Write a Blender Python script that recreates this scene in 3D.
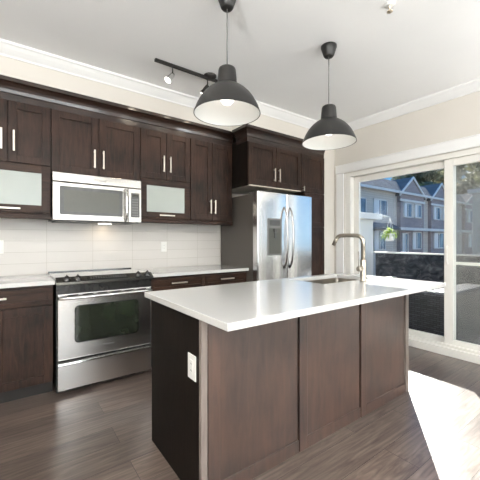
import bpy, bmesh, math, random
from mathutils import Vector, Matrix
random.seed(7)
for o in list(bpy.data.objects): bpy.data.objects.remove(o)
SC = bpy.context.scene
COL = SC.collection

# ---------------------------------------------------------------- camera
# world: X along the kitchen wall, Y = -p (p = distance out from the kitchen wall), Z up
cam = bpy.data.cameras.new('camera'); camo = bpy.data.objects.new('camera', cam); COL.objects.link(camo)
camo.location = (-0.312, -3.548, 1.239)
camo.rotation_euler = (math.pi/2, 0, math.radians(53.83-90))
cam.sensor_width = 36; cam.lens = 316.47/480*36; cam.clip_end = 400; cam.clip_start = 0.02
SC.camera = camo

# ---------------------------------------------------------------- sky, sun, added daylight fill, exposure
w = bpy.data.worlds.new('sky'); SC.world = w; w.use_nodes = True
nt = w.node_tree; nt.nodes.clear()
tc = nt.nodes.new('ShaderNodeTexCoord'); sx = nt.nodes.new('ShaderNodeSeparateXYZ'); cr = nt.nodes.new('ShaderNodeValToRGB')
nt.links.new(tc.outputs['Generated'], sx.inputs[0]); nt.links.new(sx.outputs[2], cr.inputs[0])
ce = cr.color_ramp.elements; ce[0].position = 0.0; ce[0].color = (.42,.66,.90,1); ce[1].position = .9; ce[1].color = (.08,.25,.66,1)
e_ = ce.new(.22); e_.color = (.12,.37,.72,1)
bg = nt.nodes.new('ShaderNodeBackground'); bg.inputs['Strength'].default_value = 1.1
wo = nt.nodes.new('ShaderNodeOutputWorld')
nt.links.new(cr.outputs[0], bg.inputs[0]); nt.links.new(bg.outputs[0], wo.inputs[0])

def lamp(name, kind, loc, energy, color=(1,1,1), size=None, rot=None, sizey=None, radius=None):
    l = bpy.data.lights.new(name, kind); l.energy = energy; l.color = color
    if size is not None and kind == 'AREA':
        l.shape = 'RECTANGLE'; l.size = size; l.size_y = sizey or size
    if radius is not None and kind in ('POINT', 'SPOT'): l.shadow_soft_size = radius
    o = bpy.data.objects.new(name, l); COL.objects.link(o); o.location = loc
    if rot: o.rotation_euler = rot
    return o
sun = lamp('sun', 'SUN', (10, 6, 8), 18.0, (1.0, 0.95, 0.88))
sun.rotation_euler = Vector((-0.831, -0.556, -0.519)).to_track_quat('-Z', 'Y').to_euler(); sun.data.angle = math.radians(0.6)
# area lamps added outside the unseen windows as daylight fill
lamp('rear_window_fill', 'AREA', (0.9, -7.3, 1.45), 120, (1.0, 0.98, 0.96), 3.6, (math.radians(90), 0, 0), 2.1)
lamp('side_window_fill', 'AREA', (3.95, -5.6, 1.4), 60, (0.80, 0.90, 1.0), 1.5, (math.radians(90), 0, math.radians(90)), 1.7)
lamp('left_window_fill', 'AREA', (-2.75, -4.6, 1.5), 35, (1.0, 0.99, 0.97), 2.0, (math.radians(90), 0, math.radians(-90)), 1.6)

SC.view_settings.view_transform = 'Standard'; SC.view_settings.look = 'None'
SC.view_settings.exposure = 0.3; SC.view_settings.gamma = 1.0; SC.view_settings.use_curve_mapping = False

# ---------------------------------------------------------------- materials
def mat(name, col=(.5,.5,.5), rough=.5, metal=0.0, coat=0.0, coatr=.1, spec=.5, emit=None, es=0.0, trans=0.0, alpha=1.0, aniso=0.0):
    m = bpy.data.materials.new(name); m.use_nodes = True
    b = m.node_tree.nodes['Principled BSDF']
    b.inputs['Base Color'].default_value = (*col, 1); b.inputs['Roughness'].default_value = rough
    b.inputs['Metallic'].default_value = metal; b.inputs['Coat Weight'].default_value = coat
    b.inputs['Coat Roughness'].default_value = coatr; b.inputs['Specular IOR Level'].default_value = spec
    b.inputs['Transmission Weight'].default_value = trans; b.inputs['Alpha'].default_value = alpha
    b.inputs['Anisotropic'].default_value = aniso
    if emit: b.inputs['Emission Color'].default_value = (*emit, 1); b.inputs['Emission Strength'].default_value = es
    return m
def N(m, t, **k):
    n = m.node_tree.nodes.new(t)
    for a, v in k.items(): setattr(n, a, v)
    return n
def L(m, a, b): m.node_tree.links.new(a, b)
def B(m): return m.node_tree.nodes['Principled BSDF']
def coords(m, scale=(1,1,1), loc=(0,0,0), swiz=None):
    g = N(m, 'ShaderNodeNewGeometry')
    src = g.outputs['Position']
    if swiz:
        s = N(m, 'ShaderNodeSeparateXYZ'); c = N(m, 'ShaderNodeCombineXYZ'); L(m, src, s.inputs[0])
        for i, a in enumerate(swiz):
            if a: L(m, s.outputs[a], c.inputs[i])
        src = c.outputs[0]
    mp = N(m, 'ShaderNodeMapping'); mp.inputs['Scale'].default_value = scale; mp.inputs['Location'].default_value = loc
    L(m, src, mp.inputs['Vector']); return mp.outputs[0]
def ramp(m, fac, stops):
    r = N(m, 'ShaderNodeValToRGB'); e = r.color_ramp.elements
    e[0].position, e[0].color = stops[0][0], (*stops[0][1], 1)
    e[1].position, e[1].color = stops[-1][0], (*stops[-1][1], 1)
    for p, c in stops[1:-1]:
        x = e.new(p); x.color = (*c, 1)
    L(m, fac, r.inputs[0]); return r.outputs[0]
def noisy(m, stops, scale=(1,1,1), nscale=5, detail=4, bump=0.0, rough=None, dist=0.0):
    v = coords(m, scale); n = N(m, 'ShaderNodeTexNoise'); n.inputs['Scale'].default_value = nscale
    n.inputs['Detail'].default_value = detail; n.inputs['Distortion'].default_value = dist
    L(m, v, n.inputs['Vector']); L(m, ramp(m, n.outputs[0], stops), B(m).inputs['Base Color'])
    if bump:
        b = N(m, 'ShaderNodeBump'); b.inputs['Strength'].default_value = bump; b.inputs['Distance'].default_value = .01
        L(m, n.outputs[0], b.inputs['Height']); L(m, b.outputs[0], B(m).inputs['Normal'])
    if rough:
        mr = N(m, 'ShaderNodeMapRange'); mr.inputs[3].default_value, mr.inputs[4].default_value = rough
        L(m, n.outputs[0], mr.inputs[0]); L(m, mr.outputs[0], B(m).inputs['Roughness'])
    return m
def mixc(m, a, b, fac, mode='MIX'):
    x = N(m, 'ShaderNodeMix', data_type='RGBA', blend_type=mode)
    for s, v in ((6, a), (7, b)):
        if isinstance(v, tuple): x.inputs[s].default_value = (*v, 1)
        else: L(m, v, x.inputs[s])
    if isinstance(fac, float): x.inputs[0].default_value = fac
    else: L(m, fac, x.inputs[0])
    return x.outputs[2]

def wood(name, dark, light, scale, rough=.42, coat=.0, coatr=.25, blotch=1.6, spec=.22):
    m = mat(name, dark, rough, coat=coat, coatr=coatr, spec=spec)
    v = coords(m, scale); n = N(m, 'ShaderNodeTexNoise'); n.inputs['Scale'].default_value = 6; n.inputs['Detail'].default_value = 6; n.inputs['Distortion'].default_value = .6
    L(m, v, n.inputs['Vector'])
    v2 = coords(m, (1,1,1)); n2 = N(m, 'ShaderNodeTexNoise'); n2.inputs['Scale'].default_value = blotch*2.2; n2.inputs['Detail'].default_value = 3
    L(m, v2, n2.inputs['Vector'])
    a = N(m, 'ShaderNodeMath', operation='ADD'); L(m, n.outputs[0], a.inputs[0]); L(m, n2.outputs[0], a.inputs[1])
    L(m, ramp(m, a.outputs[0], [(.78, dark), (1.0, tuple((x+y)/2 for x, y in zip(dark, light))), (1.22, light)]) if False else
      ramp(m, scaled(m, a.outputs[0], .5), [(.36, dark), (.5, tuple((x+y)/2 for x, y in zip(dark, light))), (.64, light)]), B(m).inputs['Base Color'])
    b = N(m, 'ShaderNodeBump'); b.inputs['Strength'].default_value = .12; b.inputs['Distance'].default_value = .002
    L(m, n.outputs[0], b.inputs['Height']); L(m, b.outputs[0], B(m).inputs['Normal'])
    return m
def scaled(m, o, k):
    a = N(m, 'ShaderNodeMath', operation='MULTIPLY'); L(m, o, a.inputs[0]); a.inputs[1].default_value = k; return a.outputs[0]

M = {}
M['wood'] = wood('espresso_wood', (.009,.0055,.004), (.050,.025,.0165), (9,9,1.1))
M['wood_h'] = wood('espresso_wood_horizontal', (.010,.0055,.0038), (.052,.025,.015), (1.1,9,9))
M['island_wood'] = wood('island_wood', (.014,.007,.005), (.075,.036,.023), (4,4,.7), rough=.5, coat=1.0, coatr=.30, spec=.6)
M['post_wood'] = wood('sheen_post_wood', (.11,.085,.072), (.20,.165,.145), (5,5,.8), rough=.45, coat=.8, coatr=.3, spec=.5)  # lit sheen of the island's edge posts put into a paler wood colour
M['crown_wood'] = wood('crown_wood', (.010,.0055,.0038), (.035,.018,.012), (1.1,9,9), rough=.3, coat=1.0, coatr=.16)
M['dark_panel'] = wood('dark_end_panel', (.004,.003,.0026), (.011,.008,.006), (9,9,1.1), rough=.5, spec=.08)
M['black_void'] = mat('black_plinth', (.012,.010,.009), .6)
M['maple'] = noisy(mat('pale_carcass', (.62,.56,.47), .5), [(.3,(.60,.54,.45)),(.7,(.66,.60,.51))], (1,8,1), 5)
M['handle'] = noisy(mat('satin_nickel', (.80,.74,.66), .32, 1.0), [(.3,(.60,.55,.48)),(.7,(.66,.61,.54))], (1,1,1), 60)
M['frost'] = noisy(mat('frosted_glass', (.5,.53,.49), .22, coat=.6, coatr=.15), [(.3,(.30,.335,.31)),(.7,(.36,.39,.36))], (1,1,1), 1.5)
def steel(name, col, sc, r=(.16,.34), aniso=.5):
    m = mat(name, col, .25, 1.0, aniso=aniso)
    return noisy(m, [(.3, tuple(c*.975 for c in col)), (.7, col)], tuple(k*6 for k in sc), 14, 1, rough=r)
M['steel'] = steel('brushed_steel', (.80,.79,.77), (.1,.1,16), (.23,.28))
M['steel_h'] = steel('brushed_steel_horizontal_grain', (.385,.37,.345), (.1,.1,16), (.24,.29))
M['fridge_steel'] = steel('fridge_steel', (.80,.80,.80), (12,12,.1), (.17,.21))
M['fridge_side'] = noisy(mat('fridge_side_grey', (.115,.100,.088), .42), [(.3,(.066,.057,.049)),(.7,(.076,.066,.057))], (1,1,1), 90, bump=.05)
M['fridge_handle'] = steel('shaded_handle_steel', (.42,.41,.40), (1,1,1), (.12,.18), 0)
M['panel_steel'] = steel('dark_panel_steel', (.20,.195,.18), (.1,.1,16), (.22,.28))
M['chrome'] = steel('polished_steel', (.84,.83,.81), (1,1,1), (.08,.14), 0)
M['faucet'] = steel('brushed_nickel', (.40,.365,.31), (3,3,3), (.22,.34), 0)
M['sink'] = steel('sink_steel', (.34,.31,.27), (6,6,6), (.25,.4), 0)
M['black_gloss'] = noisy(mat('black_glass', (.012,.012,.012), .06, coat=.5, coatr=.03), [(.3,(.010,.010,.010)),(.7,(.015,.015,.014))], (1,1,1), 20)
M['cooktop'] = noisy(mat('cooktop_glass', (.02,.02,.02), .08, spec=1.0, coat=1.0, coatr=.05), [(.3,(.018,.018,.018)),(.7,(.026,.025,.024))], (1,1,1), 200)
M['black_enamel'] = noisy(mat('black_enamel', (.016,.015,.014), .25), [(.3,(.013,.012,.011)),(.7,(.019,.018,.017))], (1,1,1), 20)
M['oven_glass'] = noisy(mat('oven_window_glass', (.016,.020,.014), .07, coat=.4, coatr=.04), [(.35,(.012,.013,.011)),(.65,(.022,.028,.018))], (1,1,1), 3)
M['mw_glass'] = noisy(mat('microwave_window_mesh', (.20,.20,.17), .3, spec=.25, coat=.1, coatr=.05), [(.4,(.085,.085,.075)),(.6,(.11,.11,.095))], (1,1,1), 300)
M['dark_grey'] = noisy(mat('dark_grey_plastic', (.07,.07,.068), .35), [(.3,(.06,.06,.058)),(.7,(.08,.08,.078))], (1,1,1), 30)
M['disp_grey'] = noisy(mat('dispenser_grey', (.30,.30,.28), .3), [(.3,(.13,.13,.125)),(.7,(.17,.17,.16))], (1,1,1), 10)
M['screen_print'] = mat('grey_marking', (.16,.16,.155), .4)
M['quartz'] = noisy(mat('white_quartz', (.74,.73,.70), .14, coat=.4, coatr=.08), [(.35,(.57,.56,.54)),(.5,(.60,.59,.57)),(.7,(.63,.62,.60))], (1,1,1), 330, 2)
M['white_trim'] = noisy(mat('white_trim_paint', (.80,.79,.77), .35), [(.3,(.775,.77,.755)),(.7,(.795,.79,.775))], (1,1,1), 3)
M['vinyl'] = noisy(mat('white_vinyl_frame', (.78,.76,.71), .3), [(.3,(.77,.75,.70)),(.7,(.80,.78,.73))], (1,1,1), 3)
M['ceiling'] = noisy(mat('ceiling_paint', (.9,.9,.89), .8), [(.3,(.88,.88,.87)),(.7,(.90,.90,.89))], (1,1,1), 2, bump=.03)
M['wall'] = noisy(mat('warm_greige_wall_paint', (.66,.615,.55), .7), [(.3,(.61,.575,.52)),(.7,(.63,.595,.54))], (1,1,1), 2, bump=.02)
M['plate'] = noisy(mat('white_plastic_plate', (.80,.79,.75), .3), [(.3,(.78,.77,.73)),(.7,(.82,.81,.77))], (1,1,1), 9)
M['lamp_grey'] = noisy(mat('matte_charcoal_lacquer', (.018,.017,.016), .36, spec=.4), [(.3,(.016,.0155,.0145)),(.7,(.020,.019,.018))], (1,1,1), 30)
M['lamp_inner'] = noisy(mat('white_enamel_inside', (.82,.82,.80), .4), [(.3,(.81,.81,.79)),(.7,(.84,.84,.82))], (1,1,1), 5)
M['black_metal'] = noisy(mat('black_lamp_metal', (.02,.018,.016), .35, .3), [(.3,(.018,.016,.014)),(.7,(.026,.022,.02))], (1,1,1), 30)
M['bulb'] = mat('lit_bulb', (1,1,1), .3, emit=(1.0,.95,.86), es=3.5)
M['led'] = mat('lit_panel', (1,1,1), .3, emit=(1.0,.97,.92), es=6.0)
M['cord'] = mat('grey_cord', (.12,.12,.11), .5)
M['brass'] = mat('satin_brass', (.72,.62,.48), .3, 1.0)
M['wicker'] = None

# tiles
m = mat('glazed_wall_tile', (.72,.71,.68), .3); M['tile'] = m
v = coords(m, (1,1,1), (.018+.4075*4, -.915+.105*4, 0), ('X','Z',None))
br = N(m, 'ShaderNodeTexBrick'); br.offset = 0; br.inputs['Scale'].default_value = 1
br.inputs['Brick Width'].default_value = .4075; br.inputs['Row Height'].default_value = .105
br.inputs['Mortar Size'].default_value = .0016; br.inputs['Mortar Smooth'].default_value = .2
br.inputs['Color1'].default_value = (.63,.60,.56,1); br.inputs['Color2'].default_value = (.595,.566,.53,1); br.inputs['Mortar'].default_value = (.42,.39,.34,1)
L(m, v, br.inputs['Vector']); L(m, br.outputs[0], B(m).inputs['Base Color'])
bp = N(m, 'ShaderNodeBump'); bp.inputs['Strength'].default_value = .4; bp.inputs['Distance'].default_value = .002; bp.invert = True
L(m, br.outputs[1], bp.inputs['Height']); L(m, bp.outputs[0], B(m).inputs['Normal'])

# floor planks along X
m = mat('brown_plank_floor', (.12,.09,.07), .3, coat=.25, coatr=.2); M['floor'] = m
PH = .197
v = coords(m, (1,1,1), (-1.95+1.25*8, 2.735+PH*40, 0), ('X','Y',None))
br = N(m, 'ShaderNodeTexBrick'); br.offset = .37; br.offset_frequency = 2; br.inputs['Scale'].default_value = 1
br.inputs['Brick Width'].default_value = 1.25; br.inputs['Row Height'].default_value = PH
br.inputs['Mortar Size'].default_value = .0016; br.inputs['Mortar Smooth'].default_value = .1; br.inputs['Bias'].default_value = 0
br.inputs['Color1'].default_value = (.70,.70,.70,1); br.inputs['Color2'].default_value = (1.2,1.17,1.15,1); br.inputs['Mortar'].default_value = (.25,.22,.2,1)
L(m, v, br.inputs['Vector'])
# per plank offset of the grain
sepb = N(m, 'ShaderNodeSeparateColor'); L(m, br.outputs[0], sepb.inputs[0])
g = N(m, 'ShaderNodeNewGeometry'); mp = N(m, 'ShaderNodeMapping'); mp.inputs['Scale'].default_value = (1.1, 9, 1)
va = N(m, 'ShaderNodeVectorMath', operation='ADD'); L(m, g.outputs['Position'], va.inputs[0])
cx = N(m, 'ShaderNodeCombineXYZ'); L(m, scaled(m, sepb.outputs[0], 7.0), cx.inputs[0]); L(m, scaled(m, sepb.outputs[1], 3.0), cx.inputs[2])
L(m, cx.outputs[0], va.inputs[1]); L(m, va.outputs[0], mp.inputs['Vector'])
n1 = N(m, 'ShaderNodeTexNoise'); n1.inputs['Scale'].default_value = 2.2; n1.inputs['Detail'].default_value = 8; n1.inputs['Distortion'].default_value = 1.4; n1.inputs['Roughness'].default_value = .62
L(m, mp.outputs[0], n1.inputs['Vector'])
wv = N(m, 'ShaderNodeTexWave', wave_type='BANDS', bands_direction='Y'); wv.inputs['Scale'].default_value = 1.3; wv.inputs['Distortion'].default_value = 9; wv.inputs['Detail'].default_value = 3; wv.inputs['Detail Scale'].default_value = .8
L(m, mp.outputs[0], wv.inputs['Vector'])
c1 = ramp(m, n1.outputs[0], [(.3,(.060,.042,.034)),(.5,(.110,.083,.068)),(.72,(.165,.130,.110))])
c2 = ramp(m, wv.outputs[0], [(.0,(.78,.77,.76)),(.5,(1,1,1)),(1,(1.05,1.05,1.05))])
c3 = mixc(m, c1, c2, .8, 'MULTIPLY'); c4 = mixc(m, c3, br.outputs[0], 1.0, 'MULTIPLY')
L(m, c4, B(m).inputs['Base Color'])
bp = N(m, 'ShaderNodeBump'); bp.inputs['Strength'].default_value = .25; bp.inputs['Distance'].default_value = .003
L(m, n1.outputs[0], bp.inputs['Height']); bp2 = N(m, 'ShaderNodeBump'); bp2.invert = True; bp2.inputs['Strength'].default_value = .5; bp2.inputs['Distance'].default_value = .002
L(m, br.outputs[1], bp2.inputs['Height']); L(m, bp.outputs[0], bp2.inputs['Normal']); L(m, bp2.outputs[0], B(m).inputs['Normal'])
mr = N(m, 'ShaderNodeMapRange'); mr.inputs[3].default_value = .24; mr.inputs[4].default_value = .42; L(m, n1.outputs[0], mr.inputs[0]); L(m, mr.outputs[0], B(m).inputs['Roughness'])

def glassmat(name, tint=(1,1,1), refl=1.0):
    m = bpy.data.materials.new(name); m.use_nodes = True; t = m.node_tree; t.nodes.clear()
    o = t.nodes.new('ShaderNodeOutputMaterial'); mx = t.nodes.new('ShaderNodeMixShader'); tr = t.nodes.new('ShaderNodeBsdfTransparent')
    gl = t.nodes.new('ShaderNodeBsdfGlossy'); fr = t.nodes.new('ShaderNodeFresnel'); mu = t.nodes.new('ShaderNodeMath'); mu.operation = 'MULTIPLY'; mu.inputs[1].default_value = refl
    fr.inputs[0].default_value = 1.45; gl.inputs['Roughness'].default_value = .01; tr.inputs[0].default_value = (*tint, 1)
    ge = t.nodes.new('ShaderNodeNewGeometry'); iv = t.nodes.new('ShaderNodeMath'); iv.operation = 'SUBTRACT'; iv.inputs[0].default_value = 1; m2 = t.nodes.new('ShaderNodeMath'); m2.operation = 'MULTIPLY'
    t.links.new(ge.outputs['Backfacing'], iv.inputs[1]); t.links.new(fr.outputs[0], mu.inputs[0]); t.links.new(mu.outputs[0], m2.inputs[0]); t.links.new(iv.outputs[0], m2.inputs[1]); t.links.new(m2.outputs[0], mx.inputs[0]); t.links.new(tr.outputs[0], mx.inputs[1]); t.links.new(gl.outputs[0], mx.inputs[2]); t.links.new(mx.outputs[0], o.inputs[0])
    return m
M['glass'] = glassmat('clear_pane', (.97,.985,.98))
def screenmat():
    m = bpy.data.materials.new('insect_screen_mesh'); m.use_nodes = True; t = m.node_tree; t.nodes.clear()
    o = t.nodes.new('ShaderNodeOutputMaterial'); mx = t.nodes.new('ShaderNodeMixShader'); tr = t.nodes.new('ShaderNodeBsdfTransparent'); d = t.nodes.new('ShaderNodeBsdfDiffuse')
    d.inputs[0].default_value = (.30,.29,.28,1); mx.inputs[0].default_value = .36
    t.links.new(tr.outputs[0], mx.inputs[1]); t.links.new(d.outputs[0], mx.inputs[2]); t.links.new(mx.outputs[0], o.inputs[0]); return m
M['screen'] = screenmat()
# outdoors
def brickm(name, c1, c2, mo, w, h, ms, swiz, rough=.8, bump=.4):
    m = mat(name, c1, rough); v = coords(m, (1,1,1), (50,50,0), swiz); b = N(m, 'ShaderNodeTexBrick'); b.inputs['Scale'].default_value = 1
    b.inputs['Brick Width'].default_value = w; b.inputs['Row Height'].default_value = h; b.inputs['Mortar Size'].default_value = ms
    b.inputs['Color1'].default_value = (*c1,1); b.inputs['Color2'].default_value = (*c2,1); b.inputs['Mortar'].default_value = (*mo,1)
    L(m, v, b.inputs['Vector']); L(m, b.outputs[0], B(m).inputs['Base Color'])
    p = N(m, 'ShaderNodeBump'); p.invert = True; p.inputs['Strength'].default_value = bump; p.inputs['Distance'].default_value = .01
    L(m, b.outputs[1], p.inputs['Height']); L(m, p.outputs[0], B(m).inputs['Normal']); return m
M['siding'] = brickm('beige_lap_siding', (.64,.59,.53), (.60,.55,.49), (.42,.39,.35), 4, .13, .008, ('X','Z',None))
M['brick'] = brickm('mauve_brick', (.33,.28,.28), (.27,.22,.225), (.38,.35,.34), .3, .09, .01, ('X','Z',None))
M['shingle'] = brickm('grey_shingle', (.21,.20,.20), (.16,.155,.155), (.10,.10,.10), .35, .14, .006, ('X','Z',None), .9)
M['stucco'] = noisy(mat('beige_stucco', (.55,.51,.45), .9), [(.3,(.52,.48,.42)),(.7,(.58,.54,.48))], (1,1,1), 6, bump=.1)
M['house_trim'] = noisy(mat('pale_house_trim', (.62,.62,.62), .6), [(.3,(.66,.65,.63)),(.7,(.72,.71,.69))], (1,1,1), 2)
M['house_glass'] = noisy(mat('house_window_glass', (.10,.14,.19), .05, .3), [(.4,(.05,.08,.12)),(.6,(.25,.30,.36))], (1,1,.4), 1.3)
M['curtain'] = mat('pale_curtain', (.75,.76,.76), .8)
M['rail_panel'] = noisy(mat('dark_tinted_rail_panel', (.035,.035,.042), .12, coat=.3), [(.40,(.020,.021,.026)),(.55,(.04,.042,.05)),(.72,(.085,.09,.10))], (.6,1.2,1.6), 4, 6, dist=1.5)
M['deck'] = noisy(mat('grey_deck_membrane', (.30,.29,.28), .8), [(.3,(.27,.26,.25)),(.7,(.34,.33,.32))], (1,1,1), 30, bump=.1)
M['concrete'] = noisy(mat('asphalt_street', (.18,.18,.18), .9), [(.3,(.15,.15,.15)),(.7,(.22,.22,.22))], (1,1,1), 3, bump=.1)
M['bark'] = noisy(mat('tree_bark', (.13,.10,.07), .9), [(.3,(.09,.07,.05)),(.7,(.17,.13,.10))], (4,4,1), 5, bump=.4)
def leafm(name, a, b):
    m = mat(name, a, .65); noisy(m, [(.3, a), (.7, b)], (1,1,1), 1.2, 3)
    tl = N(m, 'ShaderNodeBsdfTranslucent'); mx = N(m, 'ShaderNodeMixShader'); mx.inputs[0].default_value = .45
    src = B(m).inputs['Base Color'].links[0].from_socket; L(m, src, tl.inputs[0])
    L(m, B(m).outputs[0], mx.inputs[1]); L(m, tl.outputs[0], mx.inputs[2]); L(m, mx.outputs[0], m.node_tree.nodes['Material Output'].inputs[0]); return m
M['leaf0'] = leafm('olive_leaf', (.18,.20,.10), (.34,.34,.16)); M['leaf1'] = leafm('yellow_green_leaf', (.24,.24,.09), (.45,.42,.16)); M['leaf2'] = leafm('grey_green_leaf', (.22,.23,.15), (.40,.40,.26))
M['plant_leaf'] = leafm('bright_basket_leaf', (.22,.36,.05), (.42,.52,.10))
m = mat('black_wicker', (.03,.03,.032), .32); M['wicker'] = m
v = coords(m, (1,1,1), (9.01,9.02,9.03)); ck = N(m, 'ShaderNodeTexBrick'); ck.inputs['Scale'].default_value = 1
cb = N(m, 'ShaderNodeSeparateXYZ'); L(m, v, cb.inputs[0]); ad = N(m, 'ShaderNodeMath', operation='ADD'); L(m, cb.outputs[0], ad.inputs[0]); L(m, cb.outputs[1], ad.inputs[1])
cc = N(m, 'ShaderNodeCombineXYZ'); L(m, ad.outputs[0], cc.inputs[0]); L(m, cb.outputs[2], cc.inputs[1]); L(m, cc.outputs[0], ck.inputs['Vector'])
ck.inputs['Brick Width'].default_value = .07; ck.inputs['Row Height'].default_value = .024; ck.inputs['Mortar Size'].default_value = .004; ck.inputs['Mortar Smooth'].default_value = .6
ck.inputs['Color1'].default_value = (.085,.087,.10,1); ck.inputs['Color2'].default_value = (.045,.046,.054,1); ck.inputs['Mortar'].default_value = (.006,.006,.006,1)
L(m, ck.outputs[0], B(m).inputs['Base Color']); bp = N(m, 'ShaderNodeBump'); bp.invert = True; bp.inputs['Strength'].default_value = 1; bp.inputs['Distance'].default_value = .008
L(m, ck.outputs[1], bp.inputs['Height']); L(m, bp.outputs[0], B(m).inputs['Normal'])

# ---------------------------------------------------------------- builders
def tag(o, label, cat, group=None, kind=None):
    if label: o['label'] = label
    if cat: o['category'] = cat
    if group: o['group'] = group
    if kind: o['kind'] = kind
    return o
def wpos(o):
    v = Vector((0,0,0))
    while o: v += Vector(o.location); o = o.parent
    return v
def thing(name, label, cat, loc, group=None):
    """Empty at a thing's base; loc is (x, p, z)."""
    o = bpy.data.objects.new(name, None); COL.objects.link(o); o.location = (loc[0], -loc[1], loc[2]); o.empty_display_size = .1
    return tag(o, label, cat, group)
class MB:
    def __init__(s): s.bm = bmesh.new()
    def box(s, x0, x1, p0, p1, z0, z1, bev=0.0, seg=2):
        r = bmesh.ops.create_cube(s.bm, size=1)
        vs = r['verts']
        for v in vs: v.co = Vector(((x0+x1)/2+v.co.x*(x1-x0), -(p0+p1)/2+v.co.y*(p1-p0), (z0+z1)/2+v.co.z*(z1-z0)))
        if bev: 
            es = list({e for v in vs for e in v.link_edges}); bmesh.ops.bevel(s.bm, geom=es, offset=bev, segments=seg, affect='EDGES', profile=.5)
        return s
    def lathe(s, c, prof, n=32, axis='z', cap=True):
        """prof: (radius, height) list; c is (x,p,z)."""
        c = Vector((c[0], -c[1], c[2])); rings = []
        for r, h in prof:
            ring = []
            for i in range(n):
                a = 2*math.pi*i/n; x, y = r*math.cos(a), r*math.sin(a)
                o = {'z': (x,y,h), 'x': (h,x,y), 'y': (x,h,y)}[axis]
                ring.append(s.bm.verts.new(c+Vector(o)))
            rings.append(ring)
        for a, b in zip(rings, rings[1:]):
            for i in range(n): s.bm.faces.new((a[i], a[(i+1)%n], b[(i+1)%n], b[i])).smooth = True
        if cap:
            for ring in (rings[0], rings[-1]):
                try: s.bm.faces.new(ring)
                except ValueError: pass
        return s
    def tube(s, pts, r, n=10, cap=True, taper=None):
        """pts are (x,p,z)."""
        P = [Vector((a[0], -a[1], a[2])) for a in pts]; rings = []; up = None
        for i, q in enumerate(P):
            d = (P[min(i+1, len(P)-1)]-P[max(i-1, 0)]).normalized()
            if up is None: up = d.orthogonal().normalized()
            up = (up-d*up.dot(d)).normalized(); sd = d.cross(up); rr = r if taper is None else r+(taper-r)*i/(len(P)-1)
            rings.append([s.bm.verts.new(q+(up*math.cos(2*math.pi*k/n)+sd*math.sin(2*math.pi*k/n))*rr) for k in range(n)])
        for a, b in zip(rings, rings[1:]):
            for i in range(n): s.bm.faces.new((a[i], a[(i+1)%n], b[(i+1)%n], b[i])).smooth = True
        if cap: s.bm.faces.new(rings[0]); s.bm.faces.new(rings[-1])
        return s
    def prism(s, poly, a0, a1, axis):
        """poly in the plane normal to axis: axis 'x' -> (p,z); 'p' -> (x,z); 'z' -> (x,p)."""
        def pt(u, v, a): return {'x': (a,-u,v), 'p': (u,-a,v), 'z': (u,-v,a)}[axis]
        A = [s.bm.verts.new(pt(u,v,a0)) for u, v in poly]; Bv = [s.bm.verts.new(pt(u,v,a1)) for u, v in poly]
        s.bm.faces.new(A); s.bm.faces.new(Bv); n = len(poly)
        for i in range(n): s.bm.faces.new((A[i], A[(i+1)%n], Bv[(i+1)%n], Bv[i]))
        return s
    def quad(s, pts):
        s.bm.faces.new([s.bm.verts.new((a[0], -a[1], a[2])) for a in pts]); return s
    def sweep(s, path, prof):
        """path of (x,p), prof of (offset to the path's right, z), mitred."""
        P = [Vector((a, b)) for a, b in path]; rings = []
        for i, q in enumerate(P):
            ds = []
            if i > 0: ds.append((P[i]-P[i-1]).normalized())
            if i < len(P)-1: ds.append((P[i+1]-P[i]).normalized())
            ns = [Vector((-d.y, d.x)) for d in ds]     # in (x,p) this points to +p for a +x path
            nn = sum(ns, Vector((0,0))).normalized(); k = 1/max(.2, nn.dot(ns[0]))
            rings.append([s.bm.verts.new((q.x+nn.x*o*k, -(q.y+nn.y*o*k), z)) for o, z in prof])
        m = len(prof)
        for a, b in zip(rings, rings[1:]):
            for i in range(m): s.bm.faces.new((a[i], a[(i+1)%m], b[(i+1)%m], b[i]))
        s.bm.faces.new(rings[0]); s.bm.faces.new(rings[-1]); return s
    def build(s, name, m, parent=None, smooth=False, label=None):
        bmesh.ops.recalc_face_normals(s.bm, faces=s.bm.faces[:])
        off = wpos(parent) if parent else Vector((0,0,0))
        if parent is None:
            xs = [v.co for v in s.bm.verts]
            off = Vector(((min(v.x for v in xs)+max(v.x for v in xs))/2, (min(v.y for v in xs)+max(v.y for v in xs))/2, min(v.z for v in xs)))
        for v in s.bm.verts: v.co -= off
        me = bpy.data.meshes.new(name); s.bm.to_mesh(me); s.bm.free()
        if smooth:
            for p in me.polygons: p.use_smooth = True
        me.materials.append(m); o = bpy.data.objects.new(name, me); COL.objects.link(o)
        if parent: o.parent = parent
        else: o.location = off
        if label: o['label'] = label
        return o
def box(x0, x1, p0, p1, z0, z1, bev=0.0): return MB().box(x0, x1, p0, p1, z0, z1, bev)
def struct(name, mb, m, parent=None):
    o = mb.build(name, m, parent)
    if not parent: o['kind'] = 'structure'
    return o
def lettering(text, size, x, p, z, m, parent):
    cu = bpy.data.curves.new('t', 'FONT'); cu.body = text; cu.size = size; cu.extrude = .0006; cu.align_x = 'CENTER'; cu.shear = .25
    t = bpy.data.objects.new('t', cu); COL.objects.link(t); bpy.context.view_layer.update()
    me = bpy.data.meshes.new_from_object(t.evaluated_get(bpy.context.evaluated_depsgraph_get())); bpy.data.objects.remove(t)
    me.transform(Matrix.Rotation(math.pi/2, 4, 'X')); me.transform(Matrix.Translation(Vector((x, -p, z))-wpos(parent)))
    me.materials.clear(); me.materials.append(m)
    o = bpy.data.objects.new('lettering', me); COL.objects.link(o); o.parent = parent; return o

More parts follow.
